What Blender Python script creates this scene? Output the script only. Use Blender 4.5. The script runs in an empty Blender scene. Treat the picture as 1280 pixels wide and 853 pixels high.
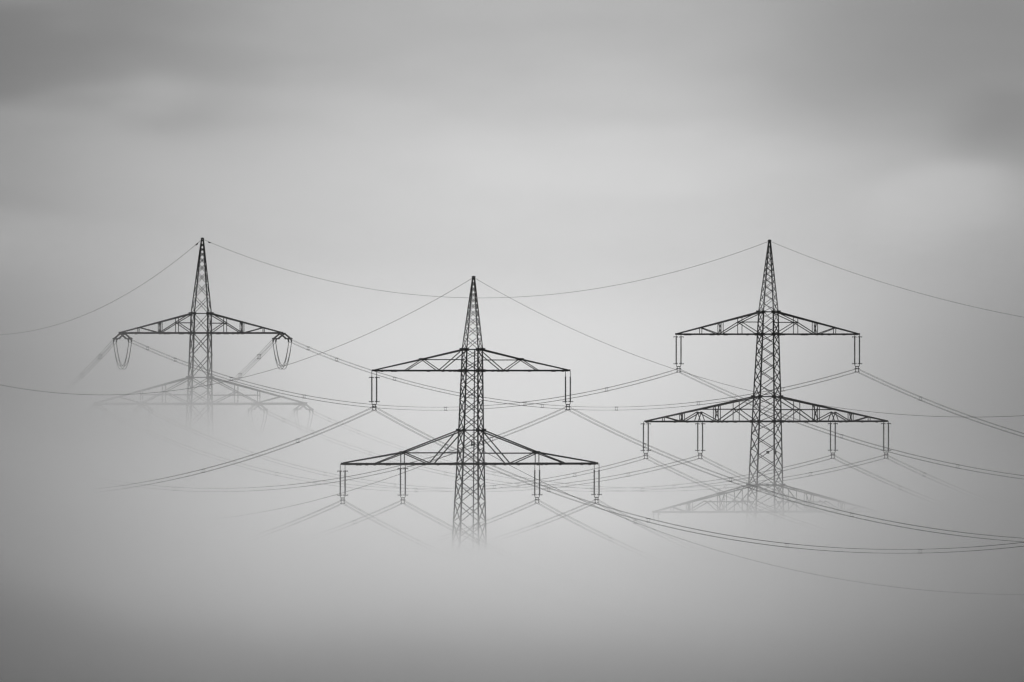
import bpy, math, random
from mathutils import Vector, Matrix
random.seed(4)
C = bpy.context.scene.collection
sc = bpy.context.scene
F = 25800.0          # focal length in photo pixels (long telephoto lens)
ZC = 62.0            # camera height above the valley floor

# ------------------------------------------------------------------ camera
cam_d = bpy.data.cameras.new("camera"); cam = bpy.data.objects.new("camera", cam_d); C.objects.link(cam)
cam_d.sensor_width = 36.0; cam_d.lens = 36.0 * F / 1280.0
cam.location = (0, 0, ZC); cam.rotation_euler = (math.pi / 2, 0, 0)
cam_d.clip_start = 1.0; cam_d.clip_end = 30000.0
sc.camera = cam

# ------------------------------------------------------------------ render, exposure
sc.view_settings.view_transform = 'Standard'; sc.view_settings.look = 'None'
sc.view_settings.gamma = 1.0; sc.view_settings.use_curve_mapping = False
sc.view_settings.exposure = 0.22
cy = sc.cycles
cy.max_bounces = 12; cy.diffuse_bounces = 2; cy.glossy_bounces = 2
cy.volume_bounces = 2; cy.transparent_max_bounces = 16
cy.volume_step_rate = 1.0; cy.volume_max_steps = 256
cy.use_denoising = True
try:
    cy.denoiser = 'OPENIMAGEDENOISE'; cy.denoising_input_passes = 'RGB_ALBEDO_NORMAL'; cy.denoising_prefilter = 'ACCURATE'
except Exception: pass
cy.pixel_filter_type = 'BLACKMAN_HARRIS'; cy.filter_width = 1.35

# ------------------------------------------------------------------ node helper
class NT:
    def __init__(s, tree): s.t = tree; s.n = tree.nodes; s.l = tree.links
    def put(s, sock, v):
        if hasattr(v, 'is_output'): s.l.new(v, sock)
        else: sock.default_value = v
    def m(s, op, a, b=None, c=None, clamp=False):
        n = s.n.new('ShaderNodeMath'); n.operation = op; n.use_clamp = clamp
        s.put(n.inputs[0], a)
        if b is not None: s.put(n.inputs[1], b)
        if c is not None: s.put(n.inputs[2], c)
        return n.outputs[0]
    def smooth(s, v, a, b, lo=0.0, hi=1.0):
        n = s.n.new('ShaderNodeMapRange'); n.interpolation_type = 'SMOOTHSTEP'
        s.put(n.inputs['Value'], v)
        n.inputs['From Min'].default_value = a; n.inputs['From Max'].default_value = b
        n.inputs['To Min'].default_value = lo; n.inputs['To Max'].default_value = hi
        return n.outputs['Result']
    def noise(s, vec, scale, detail=2.0, rough=0.5):
        n = s.n.new('ShaderNodeTexNoise'); s.put(n.inputs['Vector'], vec)
        n.inputs['Scale'].default_value = scale; n.inputs['Detail'].default_value = detail
        n.inputs['Roughness'].default_value = rough
        return n.outputs[0]
    def comb(s, x, y, z):
        n = s.n.new('ShaderNodeCombineXYZ')
        for k, v in enumerate((x, y, z)): s.put(n.inputs[k], v)
        return n.outputs[0]

# ------------------------------------------------------------------ world: overcast sky, thin and bright where the sun stands behind it
SUN_EL, SUN_AZ = math.radians(35), math.radians(2)
w = bpy.data.worlds.new("World"); sc.world = w; w.use_nodes = True
N = NT(w.node_tree); N.n.clear()
out = N.n.new('ShaderNodeOutputWorld'); bg = N.n.new('ShaderNodeBackground'); bg.inputs[1].default_value = 0.1
N.l.new(bg.outputs[0], out.inputs[0])
sky = N.n.new('ShaderNodeTexSky'); sky.sky_type = 'NISHITA'; sky.sun_disc = False
sky.sun_elevation = SUN_EL; sky.sun_rotation = SUN_AZ
bw = N.n.new('ShaderNodeRGBToBW'); N.l.new(sky.outputs[0], bw.inputs[0])
tc = N.n.new('ShaderNodeTexCoord'); sep = N.n.new('ShaderNodeSeparateXYZ'); N.l.new(tc.outputs['Generated'], sep.inputs[0])
dx_, dy_, dz_ = sep.outputs
az = N.m('ARCTAN2', dx_, dy_)                    # azimuth from straight ahead
el = N.m('ARCSINE', dz_)
U = N.m('MULTIPLY', az, 40.0); V = N.m('MULTIPLY', el, 40.0)
wv = N.comb(N.m('MULTIPLY', U, 0.8), N.m('MULTIPLY', V, 2.6), 3.3)
warp = N.m('SUBTRACT', N.noise(wv, 1.5, 3.0, 0.5), 0.5)
warp2 = N.m('SUBTRACT', N.noise(N.comb(N.m('MULTIPLY', U, 0.8), N.m('MULTIPLY', V, 2.2), 9.1), 1.1, 2.0, 0.5), 0.5)
def blob(u, v, ru, rv, amp, wp=0.8, flat=False):
    a = N.m('DIVIDE', N.m('ADD', N.m('SUBTRACT', U, u), N.m('MULTIPLY', warp2, wp * 0.6)), ru)
    b = N.m('DIVIDE', N.m('ADD', N.m('SUBTRACT', V, v), N.m('MULTIPLY', warp, wp * 0.45)), rv)
    r2 = N.m('ADD', N.m('MULTIPLY', a, a), N.m('MULTIPLY', b, b))
    if flat: r2 = N.m('MULTIPLY', r2, r2)
    return N.m('MULTIPLY', N.m('EXPONENT', N.m('MULTIPLY', r2, -1.0)), amp)
# px -> U,V : U=(x-640)/645 ; V=(426.5-y)/645
def UV(x, y): return (x - 640) / 645.0, (426.5 - y) / 645.0
SKY_BASE, SKY_WIDE, SKY_GLOW, ZEN = 0.10, 0.10, 0.36, 0.12
L = N.m('ADD', blob(*UV(660, 330), 0.95, 0.62, SKY_GLOW, 0.5), SKY_BASE)
L = N.m('ADD', L, blob(0, 0, 6.0, 4.0, SKY_WIDE, 0.0))
for (x, y, rx, ry, a, fl) in ((30, 70, 300, 55, -0.085, True), (90, 40, 420, 100, -0.05, False), (1200, 60, 240, 115, -0.05, True), (1130, 80, 340, 110, -0.06, False),
                          (1275, 170, 85, 50, -0.06, True), (-30, 190, 170, 110, -0.055, False), (-20, 268, 130, 34, -0.035, False),
                          (1150, 250, 100, 42, 0.055, True), (560, 70, 330, 45, -0.05, False),
                          (760, 185, 230, 48, 0.035, True), (-20, 395, 150, 70, 0.09, False), (970, 20, 60, 10, -0.02, True), (200, 15, 90, 9, -0.025, True)):
    L = N.m('ADD', L, blob(*UV(x, y), rx / 645., ry / 645., a, 0.7, fl))
fine = N.m('SUBTRACT', N.noise(N.comb(N.m('MULTIPLY', U, 1.0), N.m('MULTIPLY', V, 2.4), 5.7), 4.5, 4.0, 0.6), 0.5)
L = N.m('MULTIPLY', L, N.m('ADD', 1.0, N.m('ADD', N.m('MULTIPLY', warp, 0.10), N.m('MULTIPLY', fine, 0.10))))
# the deck is brighter overhead, as an overcast sky is
L = N.m('ADD', L, N.smooth(dz_, 0.04, 0.8, 0.0, ZEN))
L = N.m('MULTIPLY', L, 10.0)
mixn = N.n.new('ShaderNodeMix'); mixn.data_type = 'FLOAT'; mixn.inputs[0].default_value = 0.95
N.l.new(bw.outputs[0], mixn.inputs[2]); N.l.new(L, mixn.inputs[3])
N.l.new(mixn.outputs[0], bg.inputs[0])

# ------------------------------------------------------------------ sun, softened by the overcast
sd = bpy.data.lights.new("sun", 'SUN'); sd.energy = 2.1; sd.angle = math.radians(12); sd.color = (1, 1, 1)
so = bpy.data.objects.new("sun", sd); C.objects.link(so)
dirv = Vector((math.sin(SUN_AZ) * math.cos(SUN_EL), math.cos(SUN_AZ) * math.cos(SUN_EL), math.sin(SUN_EL)))
so.rotation_euler = dirv.to_track_quat('Z', 'Y').to_euler(); so.location = (0, 0, 300)

# ------------------------------------------------------------------ materials (the photograph is black and white)
def grey(name, v, rough=0.6, metal=0.0, var=0.25, scale=1.5):
    m = bpy.data.materials.new(name); m.use_nodes = True
    T = NT(m.node_tree); b = T.n['Principled BSDF']
    tcn = T.n.new('ShaderNodeTexCoord')
    f = T.noise(tcn.outputs['Object'], scale, 4.0, 0.6)
    val = T.m('MULTIPLY', T.m('ADD', 1.0 - var * 0.5, T.m('MULTIPLY', f, var)), v)
    T.l.new(T.comb(val, val, val), b.inputs['Base Color'])
    b.inputs['Roughness'].default_value = rough; b.inputs['Metallic'].default_value = metal
    return m
M_STEEL = grey("weathered_steel", 0.06, 0.75, 0.0, 0.5, 0.8)
M_CABLE = grey("weathered_cable", 0.05, 0.8)
M_INS = grey("glazed_insulator", 0.05, 0.45)
M_GROUND = grey("field_soil", 0.06, 0.95, 0, 0.9, 0.004)

# ------------------------------------------------------------------ mesh helpers
class MB:
    def __init__(s): s.v = []; s.f = []
    def bar(s, a, b, w, h=None, ref=None):
        """square or flat bar from a to b"""
        a = Vector(a); b = Vector(b); h = h or w
        d = (b - a)
        if d.length < 1e-5: return s
        d.normalize()
        r = Vector(ref) if ref else (Vector((0, 1, 0)) if abs(d.y) < 0.9 else Vector((1, 0, 0)))
        x = d.cross(r).normalized(); y = d.cross(x).normalized()
        i = len(s.v)
        for p in (a, b):
            for sx, sy in ((-1, -1), (1, -1), (1, 1), (-1, 1)):
                s.v.append(p + x * (sx * w / 2) + y * (sy * h / 2))
        s.f += [(i, i + 3, i + 2, i + 1), (i + 4, i + 5, i + 6, i + 7)] + [(i + k, i + (k + 1) % 4, i + 4 + (k + 1) % 4, i + 4 + k) for k in range(4)]
        return s
    def angle(s, a, b, w, ox, oy, t=0.022):
        """L-shaped rolled steel angle: two flanges pointing towards ox and oy"""
        a = Vector(a); b = Vector(b); ox = Vector(ox).normalized(); oy = Vector(oy).normalized()
        prof = [(0, 0), (w, 0), (w, t), (t, t), (t, w), (0, w)]
        i = len(s.v)
        for p in (a, b):
            for (u, v) in prof: s.v.append(p + ox * u + oy * v)
        s.f += [(i, i + 1, i + 2, i + 3), (i, i + 3, i + 4, i + 5), (i + 9, i + 8, i + 7, i + 6), (i + 11, i + 10, i + 9, i + 6)]
        s.f += [(i + k, i + 6 + k, i + 6 + (k + 1) % 6, i + (k + 1) % 6) for k in range(6)]
        return s
    def brace(s, a, b, w):
        """thin rolled angle used for bracing"""
        a = Vector(a); b = Vector(b); d = (b - a).normalized()
        r = Vector((0, 1, 0)) if abs(d.y) < 0.7 else Vector((1, 0, 0))
        x = d.cross(r).normalized(); y = d.cross(x).normalized()
        return s.angle(a - x * w * .3 - y * w * .3, b - x * w * .3 - y * w * .3, w, x, y, w * 0.16)
    def tube(s, pts, r, n=6):
        pts = [Vector(p) for p in pts]; i0 = len(s.v)
        for k, p in enumerate(pts):
            d = (pts[min(k + 1, len(pts) - 1)] - pts[max(k - 1, 0)]).normalized()
            ref = Vector((0, 0, 1)) if abs(d.z) < 0.95 else Vector((1, 0, 0))
            x = d.cross(ref).normalized(); y = x.cross(d).normalized()
            rr = r[k] if isinstance(r, (list, tuple)) else r
            for q in range(n):
                an = 2 * math.pi * q / n
                s.v.append(p + x * (math.cos(an) * rr) + y * (math.sin(an) * rr))
        for k in range(len(pts) - 1):
            for q in range(n):
                a = i0 + k * n + q; b = i0 + k * n + (q + 1) % n
                s.f.append((a, b, b + n, a + n))
        s.f.append(tuple(i0 + q for q in range(n))[::-1])
        s.f.append(tuple(i0 + (len(pts) - 1) * n + q for q in range(n)))
        return s
    def build(s, name, mat, parent=None):
        me = bpy.data.meshes.new(name); me.from_pydata([tuple(v) for v in s.v], [], s.f); me.update()
        me.materials.append(mat)
        o = bpy.data.objects.new(name, me); C.objects.link(o)
        if parent: o.parent = parent
        return o
def tag(o, label=None, cat=None, group=None, kind=None):
    for k, v in (('label', label), ('category', cat), ('group', group), ('kind', kind)):
        if v: o[k] = v
    return o
def empty(name, loc, rz=0):
    e = bpy.data.objects.new(name, None); C.objects.link(e); e.location = loc; e.rotation_euler = (0, 0, rz); e.empty_display_size = 2
    return e

# ------------------------------------------------------------------ the valley floor (hidden below the fog) and the hill the photographer stands on
def ground_z(x, y):
    hill = 60.0 * max(0.0, 1 - y / 900.0) ** 1.4 if y > 0 else 60.0
    return min(hill, 60.0) + (0 if y > 900 else 0)
g = MB()
xs = [-15000, -6000, -2500, -1000, -400, -150, -60, 0, 60, 150, 400, 1000, 2500, 6000, 15000]
ys = [-2000, -800, -300, -100, 0, 60, 130, 220, 330, 460, 600, 760, 900, 1200, 2000, 3500, 6000, 10000, 20000]
for y in ys:
    for x in xs: g.v.append(Vector((x, y, ground_z(x, y))))
nx = len(xs)
for j in range(len(ys) - 1):
    for i in range(nx - 1):
        a = j * nx + i; g.f.append((a, a + 1, a + 1 + nx, a + nx))
tag(g.build('ground', M_GROUND), kind='structure')

# ------------------------------------------------------------------ fog: uneven bank lying in the valley
def box_mesh(name, x0, x1, y0, y1, z0, z1, mat):
    b = MB()
    b.v = [Vector((x, y, z)) for z in (z0, z1) for y in (y0, y1) for x in (x0, x1)]
    b.f = [(0, 2, 3, 1), (4, 5, 7, 6), (0, 1, 5, 4), (2, 6, 7, 3), (0, 4, 6, 2), (1, 3, 7, 5)]
    return b.build(name, mat)
RHO_REF, RHO_MAX = 0.003, 0.05
fm = bpy.data.materials.new("valley_fog"); fm.use_nodes = True
T = NT(fm.node_tree); T.n.clear()
fo = T.n.new('ShaderNodeOutputMaterial'); pv = T.n.new('ShaderNodeVolumePrincipled'); T.l.new(pv.outputs[0], fo.inputs['Volume'])
pv.inputs['Color'].default_value = (0.97, 0.97, 0.97, 1); pv.inputs['Anisotropy'].default_value = 0.5
geo = T.n.new('ShaderNodeNewGeometry'); sp = T.n.new('ShaderNodeSeparateXYZ'); T.l.new(geo.outputs['Position'], sp.inputs[0])
X, Y, Z = sp.outputs
lump = T.m('SUBTRACT', T.noise(T.comb(X, T.m('MULTIPLY', Y, 0.35), T.m('MULTIPLY', Z, 1.5)), 0.03, 2.0, 0.55), 0.5)
top = T.smooth(Y, 2165, 2310, -28.0, -19.0)                       # low and open nearer the viewer
top = T.m('ADD', top, T.smooth(Y, 2665, 2842, 0.0, 15.0))         # piled up behind
top = T.m('ADD', top, T.smooth(Y, 2880, 3500, 0.0, 10.0))
top = T.m('ADD', top, T.smooth(T.m('ABSOLUTE', X), 21, 70, 0.0, 5.6))
top = T.m('ADD', top, T.m('MULTIPLY', T.smooth(T.m('MULTIPLY', X, -1.0), 34, 70, 0.0, 4.5), T.smooth(Y, 2620, 2760, 1.0, 0.0)))
top = T.m('ADD', top, T.m('MULTIPLY', lump, 8.0))
H = T.m('ADD', T.smooth(Y, 2850, 3500, 0.0, 3.0), T.smooth(Y, 2380, 2480, 2.1, 2.9))
rel = T.m('DIVIDE', T.m('SUBTRACT', T.m('SUBTRACT', Z, ZC), top), H)
rho = T.m('MULTIPLY', T.m('EXPONENT', T.m('MULTIPLY', rel, -1.0)), RHO_REF)
rho = T.m('MINIMUM', rho, RHO_MAX)
T.l.new(rho, pv.inputs['Density'])
fm.cycles.volume_step_rate = 0.6
fog = box_mesh('fog_bank', -650, 650, 1300, 3700, 0.5, ZC + 60, fm)
tag(fog, 'thick pale fog filling the valley below the pylon arms', 'fog', kind='stuff')

# ------------------------------------------------------------------ unseen cloud sheet added overhead, thickness shaped to darken fog away from the pylons
from mathutils import noise as mn
cm = bpy.data.materials.new("shade_cloud"); cm.use_nodes = True
T = NT(cm.node_tree); T.n.clear()
co = T.n.new('ShaderNodeOutputMaterial'); cv = T.n.new('ShaderNodeVolumePrincipled'); T.l.new(cv.outputs[0], co.inputs['Volume'])
cv.inputs['Color'].default_value = (0.97, 0.97, 0.97, 1); cv.inputs['Density'].default_value = 0.02; cv.inputs['Anisotropy'].default_value = 0.5
SHADE_CLOUD_Z = 200.0
def shade_cloud_h(x, y):
    yf = y - (SHADE_CLOUD_Z - 40) / math.tan(SUN_EL)
    r = math.sqrt(((x - 9) / (60.0 + max(0, yf - 2700) * 0.04 - max(0, 2450 - yf) * 0.026)) ** 2 + ((yf - 2750) / (960.0 if yf < 2750 else 3000.0)) ** 2)
    tau = min(3.6, 1.8 * max(0.0, r - 0.35) ** 1.4)
    tau *= 1 + 0.35 * mn.fractal(Vector((x / 90., y / 200., 0)), 0.8, 2.0, 3)
    return 0.05 + max(0, 28.0 * tau)
cb_ = MB(); cxs = [-700 + 20 * i for i in range(71)]; cys = [1100 + 60 * i for i in range(70)]
for lay in (0, 1):
    for y in cys:
        for x in cxs:
            hh = shade_cloud_h(x, y); cb_.v.append(Vector((x, y, SHADE_CLOUD_Z + (hh if lay else -0.15 * hh))))
a_, b_ = len(cxs), len(cys); off = a_ * b_
for j in range(b_ - 1):
    for i in range(a_ - 1):
        q = j * a_ + i
        cb_.f.append((off + q, off + q + 1, off + q + 1 + a_, off + q + a_)); cb_.f.append((q, q + a_, q + 1 + a_, q + 1))
for i in range(a_ - 1):
    cb_.f.append((i, i + 1, off + i + 1, off + i)); q = (b_ - 1) * a_ + i; cb_.f.append((q + 1, q, off + q, off + q + 1))
for j in range(b_ - 1):
    q = j * a_; cb_.f.append((q + a_, q, off + q, off + q + a_)); q += a_ - 1; cb_.f.append((q, q + a_, off + q + a_, off + q))
tag(cb_.build('added_shade_cloud', cm), 'unseen cloud added overhead to shade the fog', 'cloud', kind='stuff')

# thin even haze through all the air
hm = bpy.data.materials.new("thin_haze"); hm.use_nodes = True
T = NT(hm.node_tree); T.n.clear()
ho = T.n.new('ShaderNodeOutputMaterial'); hv = T.n.new('ShaderNodeVolumePrincipled'); T.l.new(hv.outputs[0], ho.inputs['Volume'])
hv.inputs['Color'].default_value = (0.97, 0.97, 0.97, 1); hv.inputs['Density'].default_value = 0.000012
HAZE = box_mesh('haze', -15500, 15500, -2100, 20500, -2, ZC + 90, hm)
tag(HAZE, 'thin pale haze in the air around the pylons', 'haze', kind='stuff')

# ------------------------------------------------------------------ pylons
def P(x, y, d):                                  # photo pixel at a distance -> world point
    return Vector(((x - 640) / F * d, d, ZC - (y - 426.5) / F * d))

class Pylon:
    """x, dist: where it stands; mast: [(photo row, half width px)]; all sizes measured at its own distance"""
    def __init__(s, label, xc, ytop, lean, dist, yaw, group):
        s.mpp = dist / F; s.dist = dist; s.yaw = math.radians(yaw); s.lean = lean; s.xc = xc; s.ytop = ytop
        s.ybase = 426.5 + ZC / s.mpp
        s.xb = xc - lean * (s.ybase - ytop)
        s.origin = Vector(((s.xb - 640) * s.mpp, dist, 0))
        s.root = empty('lattice_pylon', s.origin, s.yaw)
        tag(s.root, label, 'pylon', group)
        s.k = s.mpp / math.cos(s.yaw)
    def z(s, y): return ZC - (y - 426.5) * s.mpp
    def cx(s, y): return (s.xc - s.lean * (y - s.ytop) - s.xb) * s.k     # local x of the mast axis
    def hw(s, y):
        pr = s.prof
        for (a, ha), (b, hb) in zip(pr, pr[1:]):
            if y <= b: return (ha + (hb - ha) * (y - a) / (b - a)) * s.mpp
        return pr[-1][1] * s.mpp
    def world(s, p):
        return s.origin + Matrix.Rotation(s.yaw, 3, 'Z') @ Vector(p)
    def mast(s, prof, ratio, rows, legw, brw, ladder=False, offset_faces=False):
        s.prof = prof
        m = MB()
        # bracing panels between the fixed rows (arm levels)
        levels = []
        fixed = [prof[0][0] + 6] + rows + [s.ybase]
        for a, b in zip(fixed, fixed[1:]):
            y = a; seg = []
            while y < b:
                seg.append(y); y += max(2 * s.hw(y) / s.mpp * ratio, 7)
            n = max(1, len(seg)); f = (b - a) / (y - a)
            levels += [a + (q - a) * f for q in seg]
        levels.append(s.ybase)
        def corner(y, sx, sy):
            h = s.hw(y); return Vector((s.cx(y) + sx * h, sy * h, s.z(y)))
        for y0, y1 in zip(levels, levels[1:]):
            bw_ = brw * (1.0 if y0 > rows[0] else 0.7)
            for fa in range(4):
                c0, c1 = [((-1, -1), (1, -1)), ((1, -1), (1, 1)), ((1, 1), (-1, 1)), ((-1, 1), (-1, -1))][fa]
                q0, q1 = y0, y1
                if offset_faces and fa in (0, 2):
                    sh = (y1 - y0) * (0.22 if fa == 0 else -0.22)
                    if y0 not in rows and y0 != levels[0]: q0 = y0 + sh
                    if y1 not in rows and y1 != s.ybase: q1 = y1 + sh
                m.brace(corner(q0, *c0), corner(q1, *c1), bw_)
                m.brace(corner(q0, *c1), corner(q1, *c0), bw_)
                if y0 in rows:
                    m.bar(corner(y0, *c0), corner(y0, *c1), 0.14, 0.14)
        # gusset plates where the arms meet the mast
        for y in rows:
            for sx in (-1, 1):
                for sy in (-1, 1):
                    c = corner(y, sx, sy); m.bar(c + Vector((-.28, sy * 0.03, 0)), c + Vector((.28, sy * .03, 0)), 0.34, 0.05)
        mast = m.build('mast', M_STEEL, s.root)
        for sx in (-1, 1):
            for sy in (-1, 1):
                l = MB(); ys_ = [prof[0][0]] + [q[0] for q in prof[1:-1]] + [s.ybase]
                for a, b in zip(ys_, ys_[1:]):
                    wv_ = legw if a >= rows[0] - 5 else legw * 0.68
                    l.angle(corner(a, sx, sy) + Vector((sx * .02, sy * .02, 0)), corner(b, sx, sy) + Vector((sx * .02, sy * .02, 0)), wv_, (-sx, 0, 0), (0, -sy, 0), 0.035)
                # concrete footing stub
                l.bar(corner(s.ybase, sx, sy) + Vector((0, 0, -.3)), corner(s.ybase, sx, sy) + Vector((0, 0, .35)), 0.8)
                l.build('leg', M_STEEL, mast)
        c = MB(); yt = prof[0][0]; x0 = s.cx(yt)
        c.bar((x0, 0, s.z(yt + 4)), (x0, 0, s.z(yt + 2.0)), 0.26)
        c.bar((x0 - .13, 0, s.z(yt + 1.8)), (x0 - .13, 0, s.z(yt + .2)), 0.07); c.bar((x0 + .13, 0, s.z(yt + 1.8)), (x0 + .13, 0, s.z(yt + .2)), 0.07)
        c.bar((x0 - .22, 0, s.z(yt + .2)), (x0 + .22, 0, s.z(yt + .2)), 0.14)
        c.bar((x0 - .1, 0, s.z(yt - .4)), (x0 + .1, 0, s.z(yt - .4)), 0.1)
        c.build('peak_bracket', M_STEEL, s.root)
        s.top = s.world((x0, 0, s.z(yt + 1.0)))
        if ladder:
            d = MB(); y1, y2 = ladder
            def lp(y, off): return Vector((s.cx(y) + off, -s.hw(y) * 0.98, s.z(y)))
            d.bar(lp(y1, 0), lp(y2, 0), 0.10)
            y = y1
            while y < y2:
                d.bar(lp(y, -.16), lp(y, .16), 0.025); y += 4
            d.build('climbing_ladder', M_STEEL, s.root)
    def arm(s, cxp, yb, yt, nodes, tip, webs, verts, horiz, chord, topw, web_w, yr, xverts=()):
        """cxp arm centre column, yb bottom row, yt row where the top chord meets the mast; nodes/webs/... in px from the centre"""
        mpp, k = s.mpp, s.k
        cx = (cxp - s.xb) * k
        hb = s.hw(yb); ht = s.hw(yt); rt = (s.hw(yt) / s.mpp * math.cos(s.yaw)); rb = s.hw(yb) / mpp * math.cos(s.yaw)
        Ltip = tip[0]
        def dep(x, base): 
            f = min(1, max(0, (x - rb) / (Ltip - rb))); return base * (1 - f) + 0.22 * f
        def pt(sd_, x, y, sy, base=None): return Vector((cx + sd_ * x * k, sy * dep(x, base or hb), s.z(y)))
        webm = MB()
        topline = [(rt, yt)] + list(nodes) + [tip]
        def topy(x):
            for (a, ya), (b, yb_) in zip(topline, topline[1:]):
                if x <= b: return ya + (yb_ - ya) * (x - a) / (b - a)
            return tip[1]
        for sd_ in (-1, 1):
            for sy in (-1, 1):
                for (a, ya), (b, yb2) in webs: webm.brace(pt(sd_, a, ya, sy), pt(sd_, b, yb2, sy), web_w)
                for x in verts: webm.brace(pt(sd_, x, topy(x), sy), pt(sd_, x, yb, sy), web_w * 0.9)
                for (a, b, y) in horiz: webm.brace(pt(sd_, a, y, sy), pt(sd_, b, y, sy), web_w * 1.1)
            for x in verts: webm.brace(pt(sd_, x, topy(x), -1), pt(sd_, x, topy(x), 1), web_w); webm.brace(pt(sd_, x, yb, -1), pt(sd_, x, yb, 1), web_w)
            for x in xverts:
                webm.brace(pt(sd_, x, topy(x), -1), pt(sd_, x, yb, 1), web_w * .8); webm.brace(pt(sd_, x, topy(x), 1), pt(sd_, x, yb, -1), web_w * .8)
            for (x, y) in nodes:
                for sy in (-1, 1): c = pt(sd_, x, y, sy); webm.bar(c - Vector((.25, 0, 0)), c + Vector((.25, 0, 0)), 0.26, 0.05)
            # plan bracing of the bottom face
            n = 6
            for q in range(n):
                a = rb + (Ltip - rb) * q / n; b = rb + (Ltip - rb) * (q + 1) / n; sg = 1 if q % 2 else -1
                webm.brace(pt(sd_, a, yb, sg), pt(sd_, b, yb, -sg), web_w * .9)
            webm.bar(pt(sd_, Ltip - 1, yb, -1), pt(sd_, Ltip - 1, yb, 1), chord)
            webm.bar(pt(sd_, Ltip - 3, yb - .3, 0, .01), pt(sd_, Ltip + 3.2, yb - .3, 0, .01), chord * 1.05, 0.5)
            # small bolts and plates that roughen the bottom chord's outline
            for q in range(9):
                x = rb + (Ltip - rb) * random.random()
                webm.bar(pt(sd_, x, yb + .2, -1), pt(sd_, x + 3, yb + .2, -1), chord * 1.25, 0.05)
        for sy in (-1, 1):
            b = webm; b.bar(pt(-1, Ltip, yb, sy), pt(-1, rb, yb, sy), chord); b.bar(pt(-1, rb, yb, sy), pt(1, rb, yb, sy), chord * .98); b.bar(pt(1, rb, yb, sy), pt(1, Ltip, yb, sy), chord)
        for sd_ in (-1, 1):
            webm.bar(Vector((s.cx(yb) + sd_ * (hb + .0), -hb, s.z(yb))), Vector((s.cx(yb) + sd_ * hb, hb, s.z(yb))), .14)
        arm = webm.build('crossarm', M_STEEL, s.root)
        for sy in (-1, 1):
            for sd_ in (-1, 1):
                t = MB()
                line = [Vector((s.cx(yt) + sd_ * ht, sy * ht, s.z(yt)))] + [pt(sd_, x, y, sy) for x, y in topline[1:]]
                for a, c in zip(line, line[1:]): t.bar(a, c, topw)
                t.build('top_chord', M_STEEL, arm)
        return arm
    def suspension(s, xpix, dy_arm, y0, y1, yc, horns=(0, 1)):
        """double long-rod insulator set; xpix column of its middle; rods from row y0 to y1, clamp at yc"""
        k = s.k; x = (xpix - s.xb) * k; z = s.z
        h = MB()
        sp_ = 3.0 * k
        for sx in (-1, 1):
            h.bar((x + sx * sp_, 0, z(y1 - .5)), (x + sx * sp_ * .93, 0, z(y1 + 2.4)), 0.06)
            h.bar((x + sx * sp_ * .93, 0, z(y1 + 2.2)), (x + sx * sp_ * .6, 0, z(y1 + 4.2)), 0.06)
            h.bar((x + sx * sp_ * .6, 0, z(y1 + 3.6)), (x + sx * sp_ * .6, 0, z(yc + 2.3)), 0.06)
            for yy in (yc - 2.1, yc + 2.1): h.bar((x + sx * sp_ * .6 , -.3, z(yy)), (x + sx * sp_ * .6, .3, z(yy)), 0.09)
        h.bar((x - sp_ * .8, 0, z(y1 + 3.4)), (x + sp_ * .8, 0, z(y1 + 3.4)), 0.10)
        h.bar((x - sp_ * .6, 0, z(yc - 2.6)), (x + sp_ * .6, 0, z(yc - 2.6)), 0.05)
        fr = h.build('insulator_set', M_STEEL, s.root)
        for sx in (-1, 1): MB().bar((x + sx * sp_, 0, z(dy_arm)), (x + sx * sp_, 0, z(y0)), 0.055).build('hanger', M_STEEL, fr)
        for sx in (-1, 1):
            n = 26; pts = []; rr = []
            for q in range(n * 2 + 1):
                f = q / (n * 2); pts.append((x + sx * sp_, 0, z(y0 + (y1 - y0) * f))); rr.append(0.055 if q % 2 == 0 else 0.10)
            MB().tube(pts, rr, 8).build('insulator_rod', M_INS, fr)
            for w_, yy in ((0, y0 + .8), (1, y1)):
                if w_ in horns:
                    a = MB(); cxx = x + sx * (sp_ + .06); pts = []
                    a.bar((cxx - .28, 0, z(yy)), (cxx + .28, 0, z(yy)), 0.085); a.bar((cxx - .26, 0, z(yy) ), (cxx - .26, 0, z(yy) + (.12 if w_ else -.12)), 0.035); a.bar((cxx + .26, 0, z(yy)), (cxx + .26, 0, z(yy) + (.12 if w_ else -.12)), 0.035)
                    a.build('arcing_horn', M_STEEL, fr)
        return s.world((x, 0, z(yc)))
    def tension(s, xpix, yb, droop_px, length, loop_px, vis=True):
        """two strain strings towards each span plus the jumper loop; returns the two cable start points (near side, far side)"""
        x = (xpix - s.xb) * s.k; z = s.z; res = []
        fr = MB(); fr.bar((x - .45, 0, z(yb + 1)), (x + .45, 0, z(yb + 1)), .3, .5)
        frame = fr.build('strain_frame', M_STEEL, s.root)
        ends = []
        for sy in (-1, 1):
            e = Vector((x, sy * length, z(yb + droop_px)))
            for sx in (-1, 1):
                a = Vector((x + sx * .32, sy * .3, z(yb + 1))); b = e + Vector((sx * .32, 0, 0))
                n = 18; pts = [a + (b - a) * (q / (2 * n)) for q in range(2 * n + 1)]
                MB().tube(pts, [0.075 if q % 2 == 0 else 0.125 for q in range(2 * n + 1)], 8).build('insulator_rod', M_INS, frame)
            y = MB(); y.bar(e + Vector((-.55, 0, 0)), e + Vector((.55, 0, 0)), .16); 
            for sx in (-1, 1):
                y.bar(e + Vector((sx * .2, 0, 0)), e + Vector((sx * .2, sy * .9, -.25)), .09)
                y.bar(e + Vector((sx * .2, sy * .85, .1)), e + Vector((sx * .2, sy * 1.1, -.5)), .17)
            y.build('yoke_plate', M_STEEL, frame)
            c = e + Vector((0, sy * 1.1, -.28)); ends.append(c)
            res.append(s.world(c))
        j = MB()
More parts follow.
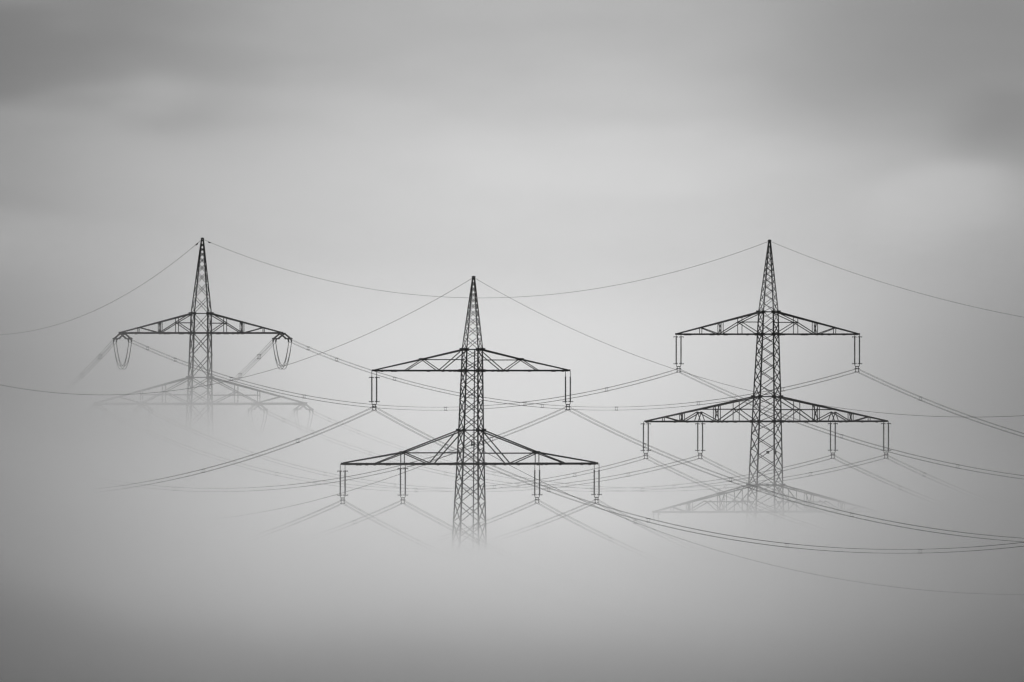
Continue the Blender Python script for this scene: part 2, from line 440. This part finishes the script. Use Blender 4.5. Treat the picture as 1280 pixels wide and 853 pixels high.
        for sx in (-1, 1):
            for q in (-1, 1):
                pts = []
                for i in range(25):
                    t = i / 24; dd = 1 - abs(2 * t - 1) ** 2.4
                    p = ends[0].lerp(ends[1], t); w_ = (1 - 0.0 * t)
                    pts.append(p + Vector((sx * .2, 0, -.3 - loop_px * s.mpp * dd - .22 * q * dd)))
                j.tube(pts, .042, 6)
        j.build('jumper_loop', M_CABLE, frame)
        return res

GRP = 'lattice pylons standing in the fog'
# ---- central (nearest) pylon
B = Pylon('nearest dark pylon at the centre with only two crossarms clear of the fog', 592, 346, 0.0165, 2400., 16, GRP)
B.mast([(346, 1.3), (436, 10.6), (537, 12.9), (580, 14.2), (660, 16.9), (1200, 34)], 0.86, [437, 463.5, 538, 580], 0.15, 0.09, ladder=(437, 1060))
B.arm(589.2, 463.5, 437, [(61, 449.2)], (120, 462.5), [((61, 449.5), (82, 463)), ((61, 449.5), (42, 463)), ((38, 463), (11, 440))], [], [(61, 11, 450)], 0.21, 0.12, 0.10, 437)
B.arm(587.2, 580, 538, [(83, 565.5)], (157, 578.5), [((83, 566), (117, 579)), ((83, 566), (53, 579)), ((47, 579), (14, 541))], [84], [(84, 15, 566.5)], 0.26, 0.14, 0.12, 538)
bi = {}
bi['UL'] = B.suspension(468, 463, 471, 502.3, 510.5); bi['UR'] = B.suspension(710, 464, 471, 502.5, 510.5, horns=(1,))
bi['LL'] = B.suspension(428.7, 580, 588, 619, 627); bi['LI'] = B.suspension(503.7, 580, 585, 619, 627)
bi['RI'] = B.suspension(671.5, 580, 588, 619, 627, horns=(1,)); bi['RR'] = B.suspension(746, 580, 588, 619, 627, horns=(1,))
cb = MB(); yb_ = 553; cb.bar((B.cx(yb_) + .1, -B.hw(yb_), B.z(yb_)), (B.cx(yb_) + .1, 0, B.z(yb_)), .1); cb.bar((B.cx(yb_) + .1, 0, B.z(551)), (B.cx(yb_) + .1, 0, B.z(558)), .12); cb.bar((B.cx(yb_) + .1, -.3, B.z(556)), (B.cx(yb_) + .5, .3, B.z(556)), .16)
cb.build('cable_bracket', M_STEEL, B.root)
b_cable = B.world((B.cx(556) + .15, 0, B.z(556)))

# ---- right pylon
R = Pylon('dark pylon on the right, its third lowest crossarm half sunk in fog', 962, 300.5, 0.0158, 2570., 17, GRP)
R.mast([(300.5, 1.2), (390, 10.0), (495, 13.9), (527, 14.8), (606, 17.3), (640, 18.6), (1200, 36)], 0.72, [390, 418, 496, 527, 606.5, 640], 0.155, 0.085, offset_faces=True)
R.arm(959.6, 418, 390, [], (112, 417), [((84, 410), (62, 418)), ((59, 418), (35, 403)), ((35, 403), (12, 392)), ((35, 403), (13, 417))], [84, 60.5, 58, 35], [(35, 11, 403)], 0.21, 0.14, 0.10, 390, xverts=(60,))
R.arm(958, 527, 496, [], (149, 526), [((127, 521.5), (108, 527)), ((104, 527), (84, 515)), ((84, 515), (62, 527)), ((59, 527), (38, 512)), ((38, 512), (16, 498)), ((37, 512), (18, 526)), ((84, 515), (80, 527)), ((84, 515), (88, 527))], [129, 107, 104.5, 63.5, 61, 38], [(84, 16, 512)], 0.22, 0.15, 0.11, 496, xverts=(106, 62))
R.arm(956.7, 640, 606.5, [], (138, 639), [((117, 634), (99, 640)), ((96, 640), (72, 626)), ((72, 626), (56, 640)), ((54, 640), (34, 625)), ((34, 625), (21, 609)), ((34, 625), (22, 639))], [117, 97, 94, 56, 53, 34], [(73, 20, 627.5)], 0.22, 0.15, 0.11, 606.5, xverts=(96, 55))
ri = {}
ri['UL'] = R.suspension(848, 418, 420.5, 455, 463); ri['UR'] = R.suspension(1072, 418, 420.5, 455, 463)
ri['LL'] = R.suspension(807, 527, 529, 563.3, 571); ri['LI'] = R.suspension(875, 527, 529, 563.3, 571)
ri['RI'] = R.suspension(1041.5, 527, 529, 563.3, 571); ri['RR'] = R.suspension(1108.5, 527, 529, 563.3, 571)
ri['BL'] = R.suspension(820, 640, 642, 666, 673); ri['BR'] = R.suspension(1094, 640, 642, 666, 673)
for y in (565.5, 606.5):
    for x in (-4.5, 4.5): MB().bar((R.cx(y) + (x - .3) * R.k, -R.hw(y) - .05, R.z(y)), (R.cx(y) + (x + .3) * R.k + .3, -R.hw(y) - .05, R.z(y)), .34, .06).build('gusset_plate', M_STEEL, R.root)

# ---- left (farthest) pylon, a strain tower with jumper loops
A = Pylon('pylon on the left with cable loops hanging below its crossarm tips', 253, 298, 0.0165, 2850., 12, GRP)
A.mast([(298, 1.4), (392, 11.2), (472, 12.9), (505, 13.9), (1200, 34)], 1.22, [392, 416.5, 472, 505], 0.20, 0.105)
A.arm(251.2, 416.5, 392, [], (99, 415.5), [((76, 410), (54, 416)), ((50, 416), (31, 404)), ((31, 404), (13, 393)), ((29, 404), (13, 415))], [78, 52, 50, 30], [(30, 12, 404)], 0.27, 0.17, 0.12, 392, xverts=(51,))
A.arm(250, 505, 472, [], (130, 504), [((15, 474), (45, 490)), ((45, 490), (72, 504)), ((45, 490), (16, 504)), ((72, 504), (102, 496)), ((102, 496), (126, 504))], [73, 45], [(73, 14, 494)], 0.32, 0.18, 0.13, 472)
ai = {}
ai['UL'] = A.tension(153.5, 416.5, 7.0, 4.4, 31); ai['UR'] = A.tension(352.5, 416.5, 7.0, 4.4, 31)
ai['LL'] = A.tension(122, 505, 7.0, 4.4, 26); ai['LI'] = A.tension(179, 505, 7.0, 4.4, 26)
ai['RI'] = A.tension(322, 505, 7.0, 4.4, 26); ai['RR'] = A.tension(379, 505, 7.0, 4.4, 26)

# ------------------------------------------------------------------ conductors and earth wires (parabolic sag)
def curve(p0, V_, sag, n, t0=0., t1=1.):
    out_ = []
    for i in range(n + 1):
        t = t0 + (t1 - t0) * i / n
        out_.append(p0 + V_ * t - Vector((0, 0, 4 * sag * t * (1 - t))))
    return out_
def wire(name, p0, V_, sag, label, r=0.02, cat='cable', group=None, clamp=0):
    o0 = Vector(p0); e = empty(name, o0) if clamp else None
    m = MB().tube([q - o0 for q in curve(p0, V_, sag, 64)], r, 6)
    if not clamp:
        o = m.build(name, M_CABLE); o.location = o0; return tag(o, label, cat, group)
    m.build('cable', M_CABLE, e)
    for t in clamp:
        q = curve(p0, V_, sag, 1, t, t + .003)
        MB().bar(q[0] - o0 - Vector((0, 0, .05)), q[1] - o0 - Vector((0, 0, .05)), .13).build('clamp', M_STEEL, e)
    return tag(e, label, cat, group)
def bundle(p0, V_, sag, label, group, r=0.0175, hs=0.2, ts=None, ws=1.0):
    p0 = Vector(p0); V_ = Vector(V_); e = empty('conductor_bundle', p0); tag(e, label, 'power line', group)
    side = V_.cross(Vector((0, 0, 1))).normalized()
    for sx in (-1, 1):
        for sz in (-1, 1):
            off = side * (sx * hs * .6) + Vector((0, 0, sz * hs))
            MB().tube([q - p0 + off for q in curve(p0, V_, sag, 64)], r, 6).build('cable', M_CABLE, e)
    n = 7
    for t in (ts or [(i + .5 + random.uniform(-.2, .2)) / n for i in range(n)]):
        c = curve(p0, V_, sag, 1, t, t + .001)[0] - p0
        m = MB(); q = [c + side * (sx * hs * .6) + Vector((0, 0, sz * hs)) for sx, sz in ((-1, -1), (1, -1), (1, 1), (-1, 1))]
        al = V_.normalized() * .3
        for k in range(4):
            m.bar(q[k], q[(k + 1) % 4], .026 * ws); m.bar(q[k] - al, q[k] + al, .06 * ws)
        m.build('spacer', M_STEEL, e)
    return e
pos = {'UL': 'upper left', 'UR': 'upper right', 'LL': 'outermost left lower', 'LI': 'inner left lower', 'RI': 'inner right lower', 'RR': 'outermost right lower', 'BL': 'sunken left', 'BR': 'sunken right'}
g1 = 'four-cable bundles running right from the central pylon'
vB = {'UL': ((94, -350, -6.05), 11.3), 'UR': ((94, -350, -4.9), 11.1)}
for k_, p in bi.items():
    v, s_ = vB.get(k_, ((94, -350, -5.4), 11.2))
    bundle(p, v, s_, f'cable bundle sloping down right from the {pos[k_]} insulator of the central pylon', g1)
vB2 = {'UL': ((-94, 350, -1.1), 10.8), 'UR': ((-93, 350, 0.7), 11.1)}
for k_, p in bi.items():
    v, s_ = vB2.get(k_, ((-94, 350, -.5), 11.))
    bundle(p, v, s_, f'cable bundle sloping down left from the {pos[k_]} insulator of the central pylon', 'four-cable bundles running left from the central pylon')
for k_, p in ri.items():
    if k_ in ('BL', 'BR'): continue
    v, s_ = {'UL': ((94, -350, -4.57), 10.74), 'UR': ((94, -350, -1.28), 11.66)}.get(k_, ((94, -350, -3), 11.2))
    bundle(p, v, s_, f'cable bundle sloping down right from the {pos[k_]} insulator of the right pylon', 'four-cable bundles running right from the right pylon')
for k_ in ('UL', 'UR', 'LL', 'LI', 'RI', 'RR'):
    a = ai[k_][0]; v = ri[k_] - a
    bundle(a, v, 6.9 if k_[0] == 'U' else 7.1, f'cable bundle hanging between the {pos[k_]} arms of the left and right pylons', 'four-cable bundles between the left and right pylons', ts=[.035, .09, .2, .34, .47, .6, .74, .88], ws=1.3)
for k_ in ('UL', 'UR', 'LL', 'LI', 'RI', 'RR'):
    bundle(ai[k_][1], (-80, 350, -6), 19., f'cable bundle dropping left into fog from the {pos[k_]} arm of the left pylon', 'four-cable bundles dropping left from the left pylon', r=.024, hs=.27, ts=[.028, .063, .13, .25, .4, .55, .7, .85], ws=2.0)
wire('earth_wire', B.top, Vector((94, -350, -5.6)), 12.56, 'single thin earth wire running right from the tip of the central pylon', .02)
wire('earth_wire', B.top, Vector((-94, 350, -.24)), 14.0, 'single thin earth wire running left from the tip of the central pylon', .022)
wire('earth_wire', R.top, Vector((94, -350, -4.6)), 9.6, 'single thin earth wire running right from the tip of the right pylon', .02)
wire('earth_wire', A.top, R.top - A.top, 7.6, 'long sagging earth wire from the left pylon tip to the right pylon tip', .022, clamp=(.012,))
wire('earth_wire', A.top, Vector((-80, 350, 12.6)), 19., 'single thin earth wire running left from the tip of the left pylon', .022, clamp=(.009,))
wire('communication_cable', b_cable, Vector((98, -350, -5.4)), 12.1, 'single cable running right from the bracket on the central pylon mast', .026)
wire('communication_cable', b_cable, Vector((-93, 350, .5)), 11., 'single cable running left from the bracket on the central pylon mast', .026)
